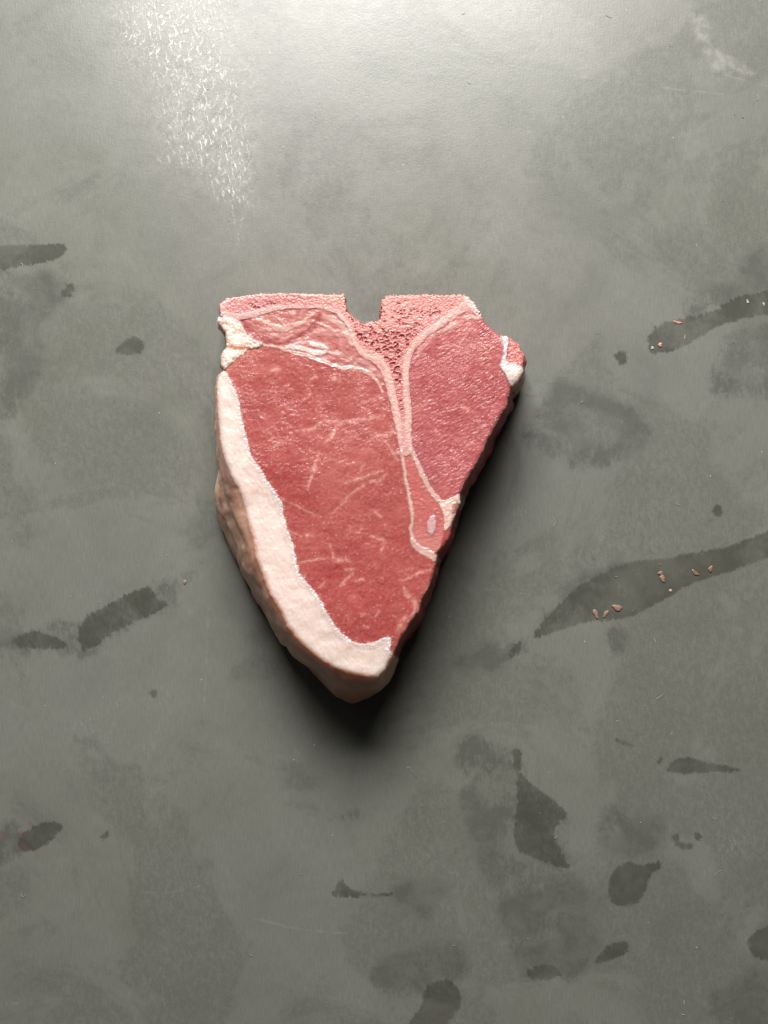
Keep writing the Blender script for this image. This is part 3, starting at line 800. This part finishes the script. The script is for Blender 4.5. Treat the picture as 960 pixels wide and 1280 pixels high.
base_c = np.array([COLS[int(v)] for v in ll])
for _ in range(6): base_c = .5 * base_c + .25 * (np.roll(base_c, 1, 0) + np.roll(base_c, -1, 0))
nw = nrm * np.array([1, -1])
a32 = arc.astype(f32)
for k in range(1, NR + 1):
    t = k / NR
    z = (ZT * (1 - min(1, t * 6)) + ZTS * min(1, t * 6)) * (1 - t) + .0006 * t
    tt = (t ** .75 * fatw + t ** 1.15 * (1 - fatw))[:, None]
    tt = np.minimum(tt, 1.0)
    sm = min(1, k / 2)
    xy = (topw * (1 - sm) + tops * sm) * (1 - tt) + bases * tt
    s_ = np.full(len(loop), t * 95.0, f32)
    lump = fbm(a32 / 46, s_ / 34, 3, 161) * (.0022 + .0016 * fatw) + fbm(a32 / 13, s_ / 16, 2, 162) * .0007 * (1 - .6 * fatw)
    fold = fbm(a32 / 90, s_ / 20, 2, 165) * .0010 * fatw
    off = (lump + fold) * min(1, 5 * t) * (1 - .4 * fatw) + np.sin(t * math.pi) * .0008
    tuck = -.0030 * max(0, (t - .86) / .14) ** 2
    xy = xy + nw * (off + tuck)[:, None]
    WV.append(np.concatenate([xy, z[:, None]], 1))
    nA = fbm(a32 / 42, s_ / 30, 3, 163); nB = fbm(a32 / 18, s_ / 16, 3, 164)
    c = base_c.copy()
    c = c * (1 - .5 * sstep(.0, .8, nA)[:, None] * fatw[:, None]) + (C(222, 152, 126) * (.5 * sstep(.0, .8, nA))[:, None]) * fatw[:, None]
    mfat = (fatw * .55 * sstep(0, .8, -nA))[:, None]; c = c * (1 - mfat) + C(250, 226, 210) * mfat
    mtan = (fatw * .6 * math.exp(-((t - .12) / .12) ** 2) * sstep(-.5, .3, nB) * sstep(600, 720, ly_.astype(f32)))[:, None]
    c = c * (1 - mtan) + C(238, 156, 112) * mtan
    mm = ((1 - fatw) * .4 * sstep(.1, .6, nB))[:, None]; c = c * (1 - mm) + C(206, 150, 134) * mm
    WC.append(c)
# assemble global arrays
TV = np.stack([(PX - 480) * S * KZ, (640 - PY) * S * KZ, H + PZ * .001], 1)
AV = np.concatenate([TV] + WV); AW = np.concatenate([PW, np.repeat(np.where(ll == L_FAT, .16, .04)[None], NR, 0).ravel()]).astype(f32)
AC = np.concatenate([PC] + [np.asarray(c, f32) for c in WC])
isw = np.concatenate([np.zeros(n0), np.ones(len(AV) - n0)])
rings = [loop] + [np.arange(n0 + k * len(loop), n0 + (k + 1) * len(loop)) for k in range(NR)]
wq = []; wl = []
for k in range(NR):
    a, b = rings[k], rings[k + 1]
    wq.append(np.stack([np.roll(a, -1), a, b, np.roll(b, -1)], -1)); wl.append(ll)
wq = np.concatenate(wq); wl = np.concatenate(wl)
# wall orientation check
fa = AV[wq[5]]; nn = np.cross(fa[1] - fa[0], fa[2] - fa[0])
if np.dot(nn[:2], nw[5]) < 0: wq = wq[:, ::-1]
allq = np.concatenate([quads, wq])
d1 = AV[allq[:, 2]] - AV[allq[:, 0]]; d2 = AV[allq[:, 3]] - AV[allq[:, 1]]
fn = np.cross(d1, d2)
VN = np.zeros_like(AV)
for k in range(4):
    for ax in range(3): VN[:, ax] += np.bincount(allq[:, k], fn[:, ax], len(AV))
VN /= np.linalg.norm(VN, axis=1, keepdims=True) + 1e-12

# ---- materials of the meat
def meat_mat(name, rough, rvar, sss, radius, bump_s, bump_scale, stretch, ang, coat=0.0, spec=.5, method='BURLEY'):
    m = NT(name)
    geo = m.node('ShaderNodeTexCoord').outputs['Object']
    base = m.attr('tint').outputs['Color']
    n1 = m.noise(geo, 700, 3, .6)
    n2 = m.noise(m.mapping(geo, ang, (bump_scale, bump_scale * stretch, bump_scale)), 1.0, 3, .62, .3)
    n3 = m.noise(geo, 90, 3, .6)
    base = m.mix(m.ramp(n1, .3, .75, 0, .09), base, m.mix(.35, base, (1, .8, .74)))
    base = m.mix(m.ramp(n2, .25, .5, .2, 0), base, m.mix(.55, base, (.12, .01, .01)))
    m.link(base, m.p.inputs['Base Color'])
    r = m.ramp(n3, .3, .7, rough - rvar, rough + rvar)
    m.link(r, m.p.inputs['Roughness'])
    m.p.inputs['Specular IOR Level'].default_value = spec
    m.p.subsurface_method = method
    m.p.inputs['Subsurface Weight'].default_value = sss
    m.p.inputs['Subsurface Radius'].default_value = radius
    m.p.inputs['Subsurface Scale'].default_value = .001
    m.link(m.ramp(m.attr('wet').outputs['Fac'], .1, .5, 0, coat), m.p.inputs['Coat Weight'])
    m.link(m.ramp(m.attr('wet').outputs['Fac'], .04, .3, .08, spec), m.p.inputs['Specular IOR Level'])
    m.p.inputs['Coat Roughness'].default_value = .24
    if coat:
        film = m.noise(m.mapping(geo, ang + 4, (430, 760, 500)), 1.0, 2, .55, .4)
        film = m.math('ADD', film, m.math('MULTIPLY', m.ramp(n3, .4, .62), m.math('MULTIPLY', m.noise(geo, 1300, 2, .5), .35)))
        fb = m.node('ShaderNodeBump'); fb.inputs['Distance'].default_value = .0015
        m.link(film, fb.inputs['Height']); m.link(m.math('MULTIPLY', m.attr('wet').outputs['Fac'], .55), fb.inputs['Strength'])
        m.link(fb.outputs[0], m.p.inputs['Coat Normal'])
    nb_ = m.bump(m.math('ADD', m.math('MULTIPLY', n2, .7), m.math('MULTIPLY', n1, .3)), bump_s, .0006)
    m.link(nb_, m.p.inputs['Normal'])
    return m.m
M_loin = meat_mat('wet_red_muscle', .5, .06, .35, (2.6, .7, .6), .25, 520, 1.6, 28, .4, .25)
M_tend = meat_mat('fine_red_muscle', .5, .06, .35, (2.6, .7, .6), .35, 560, 1.6, 32, .4, .26)
M_bone = meat_mat('sawn_bone', .42, .08, .2, (1.4, .6, .5), .6, 800, 1, 0, .12)
M_fat = meat_mat('firm_white_fat', .40, .08, .75, (10.0, 5.0, 3.2), .35, 600, 1.4, 60, .16)
M_seam = meat_mat('gristle', .30, .06, .3, (2.0, 1.0, .8), .45, 700, 1.3, 0, .3)

steak = bpy.data.objects.new('steak', None)
COL.objects.link(steak)
cxw, cyw = float((455 - 480) * S), float((640 - 590) * S)
steak.location = (cxw, cyw, 0)
tag(steak, 'thick raw T-bone steak with a pale fat edge lying on the grey tabletop', 'steak')

def part(name, faces, mat, parent, label=None):
    ids, inv = np.unique(faces, return_inverse=True)
    F = inv.reshape(faces.shape)
    me = mesh_np(name, AV[ids] - np.array([cxw, cyw, 0]), [F], mat, {'tint': AC[ids], 'wet': AW[ids]}, VN[ids])
    o = bpy.data.objects.new(name, me); COL.objects.link(o)
    o.parent = parent
    if label: o['label'] = label
    return o

def faces_of(code, top=True, wall=True):
    f = []
    if top: f.append(quads[qlab == code])
    if wall: f.append(wq[wl == code])
    return np.concatenate(f)

part('loin_muscle', faces_of(L_LOIN), M_loin, steak, 'large marbled red muscle left of the bone')
part('tenderloin_muscle', faces_of(L_TENDER), M_tend, steak, 'smaller red muscle right of the bone')
part('cap_muscle', faces_of(L_CAPM), M_loin, steak, 'pinkish streaked muscle under the sawn bone')
part('finger_muscle', faces_of(L_FINGER), M_tend, steak, 'narrow red strip at the foot of the bone')
bone = part('bone', faces_of(L_BONE), M_bone, steak, 'pale dense shell of the T-shaped bone')
part('spongy_bone', faces_of(L_SPONGE), M_bone, bone, 'red porous core of the sawn bone')
part('fat_cap', faces_of(L_FAT), M_fat, steak, 'thick white fat band along the left edge with a tan outer side')
part('fat_lump', faces_of(L_LUMP), M_fat, steak, 'lumpy soft fat at the upper left corner')
part('fat_seam', faces_of(L_SEAM), M_seam, steak, 'white gristle lines round the narrow strip')
part('membrane', faces_of(L_MEMB), M_seam, steak, 'white membrane between the loin and the streaked muscle')
part('cartilage', faces_of(L_CART), M_seam, steak, 'pale oval island in the narrow strip')
part('fat_tip', faces_of(L_SFAT), M_fat, steak, 'small knob of fat at the right tip')
part('meat_scrap', faces_of(L_SCRAP), M_tend, steak, 'scrap of red meat outside the right fat')

# ================================================================== CRUMBS OF MEAT
def crumb_mat(name, c):
    m = NT(name)
    geo = m.node('ShaderNodeTexCoord').outputs['Object']
    n = m.noise(geo, 900, 3, .6)
    c = np.array(c)
    m.link(m.mix(m.ramp(n, .3, .7), c * .75, np.clip(c * 1.2, 0, 1)), m.p.inputs['Base Color'])
    m.p.inputs['Roughness'].default_value = .4
    m.link(m.bump(n, .4, .0003), m.p.inputs['Normal'])
    return m.m
MC = {'tan': crumb_mat('tan_crumb', C(164, 130, 110)), 'pink': crumb_mat('pink_crumb', C(212, 150, 138)), 'pale': crumb_mat('pale_crumb', C(206, 190, 176)), 'brown': crumb_mat('brown_crumb', C(150, 116, 98))}

def crumb(px, py, ln, wd, ang, mat, label, seed):
    rnd = np.random.default_rng(seed)
    nu, nv = 14, 7
    V = []; ph = rnd.uniform(0, 6.28, 4)
    for j in range(nv + 1):
        la = -math.pi / 2 + math.pi * j / nv
        for i in range(nu):
            lo = 2 * math.pi * i / nu
            r = 1 + .14 * math.sin(2 * lo + ph[0]) + .20 * math.sin(3 * lo + ph[1] + la) + .07 * math.sin(5 * lo + ph[2])
            V.append((math.cos(la) * math.cos(lo) * ln / 2 * S * r, math.cos(la) * math.sin(lo) * wd / 2 * S * r, (math.sin(la) * .5 + .5) * wd * .34 * S))
    F = []
    for j in range(nv):
        for i in range(nu):
            F.append((j * nu + i, j * nu + (i + 1) % nu, (j + 1) * nu + (i + 1) % nu, (j + 1) * nu + i))
    me = mesh_np('meat_crumb', np.array(V), [np.array(F)], MC[mat])
    o = bpy.data.objects.new('meat_crumb', me); COL.objects.link(o)
    o.location = ((px - 480) * S, (640 - py) * S, .0001)
    o.rotation_euler = (0, 0, math.radians(ang))
    o.scale = (.82, .82, .6)
    tag(o, label, 'crumb', 'meat crumbs on the tabletop')
for i, a in enumerate([
    (744.5, 767, 15, 7, -72, 'tan', 'upright tan crumb, leftmost of three at the low edge of the long damp streak'),
    (757, 767, 14, 5, 48, 'tan', 'thin slanted tan crumb, middle one of three on the long damp streak'),
    (771.5, 759.5, 17, 8, -22, 'tan', 'plump lying tan crumb, rightmost of three on the long damp streak'),
    (828, 723, 12, 7, -55, 'tan', 'larger tan crumb of the touching pair in the middle of the damp streak'),
    (825.5, 716.5, 9, 6, 20, 'brown', 'brown crumb of the touching pair in the middle of the damp streak'),
    (869, 716, 12, 6, -35, 'brown', 'dull brown crumb beside the dry gap of the long damp streak'),
    (888, 711, 11, 6, 60, 'brown', 'upright brown crumb, farthest right on the long damp streak'),
    (838, 738, 5, 4, -30, 'pale', 'tiny pale crumb below the touching pair on the damp streak'),
    (825.5, 705.5, 4, 3, -60, 'brown', 'tiny brown speck above the touching pair on the damp streak'),
    (847, 403, 12, 4, -12, 'pink', 'thin pink sliver on the upper edge of the upper damp smear'),
    (825, 431, 7, 6, 10, 'pink', 'round pink crumb at the blunt end of the upper damp smear'),
    (815.5, 435, 5, 4, 0, 'pale', 'tiny pale crumb left of the round pink one on the upper smear'),
    (934.5, 377, 7, 3, -65, 'pale', 'pale upright flake inside the upper damp smear near the right edge'),
    (954.5, 380, 6, 3, -60, 'pale', 'pale flake at the right end of the upper damp smear'),
    (231, 727.5, 6, 5, 20, 'tan', 'lone tan crumb at the tip of the damp streak left of the steak'),
]): crumb(*a, seed=i + 3)

# ================================================================== LINT
def build_lint():
    V = []; F = []
    def hair(pts, r):
        p = smooth_poly(pts, False, 4)
        b = len(V)
        for i, q in enumerate(p):
            a = p[max(i - 1, 0)]; c = p[min(i + 1, len(p) - 1)]
            d = c - a; d = d / (np.linalg.norm(d) + 1e-9)
            nx, ny = -d[1], d[0]
            for k in range(4):
                an = k * math.pi / 2 + .785
                V.append(((q[0] + nx * r * math.cos(an) - 480) * S, (640 - q[1] - ny * r * math.cos(an)) * S, (r * (1 + math.sin(an)) + .1) * S))
            if i:
                for k in range(4):
                    F.append((b + (i - 1) * 4 + k, b + (i - 1) * 4 + (k + 1) % 4, b + i * 4 + (k + 1) % 4, b + i * 4 + k))
    rnd = random.Random(11)
    known = [[(507, 961), (512, 959), (516, 966), (521, 971)], [(525, 1005), (528, 1008)], [(26, 1117), (29, 1121), (32, 1117)], [(890, 1022), (893, 1024), (896, 1023)],
             [(892, 1096), (897, 1090), (902, 1088)], [(820, 874), (826, 870), (832, 866)], [(688, 1240), (686, 1250)], [(757, 19), (764, 22), (765, 16)],
             [(946, 118), (948, 124), (945, 126)], [(690, 646), (694, 652), (692, 658)], [(844, 630), (850, 631)], [(932, 1175), (936, 1170)], [(500, 1270), (500, 1280)]]
    for k in known: hair(k, .3)
    for _ in range(110):
        x, y = rnd.uniform(0, 960), rnd.uniform(0, 1280)
        if 240 < x < 680 and 340 < y < 900: continue
        L = rnd.choice([.5, .6, .8, 1.0, 1.4, 2.5]); a = rnd.uniform(0, 6.28); bnd = rnd.uniform(-1.2, 1.2)
        hair([(x, y), (x + L * math.cos(a), y + L * math.sin(a)), (x + L * math.cos(a) + L * math.cos(a + bnd), y + L * math.sin(a) + L * math.sin(a + bnd))], rnd.uniform(.22, .45))
    m = NT('white_lint'); m.p.inputs['Base Color'].default_value = (.42, .41, .38, 1); m.p.inputs['Roughness'].default_value = .6
    geo = m.node('ShaderNodeTexCoord').outputs['Object']
    m.link(m.mix(m.ramp(m.noise(geo, 60, 2), .35, .65), (.16, .16, .14), (.36, .35, .32)), m.p.inputs['Base Color'])
    o = bpy.data.objects.new('lint', mesh_np('lint', np.array(V), [np.array(F)], m.m)); COL.objects.link(o)
    tag(o, 'tiny pale hairs and dust specks scattered over the tabletop', kind='stuff')
build_lint()
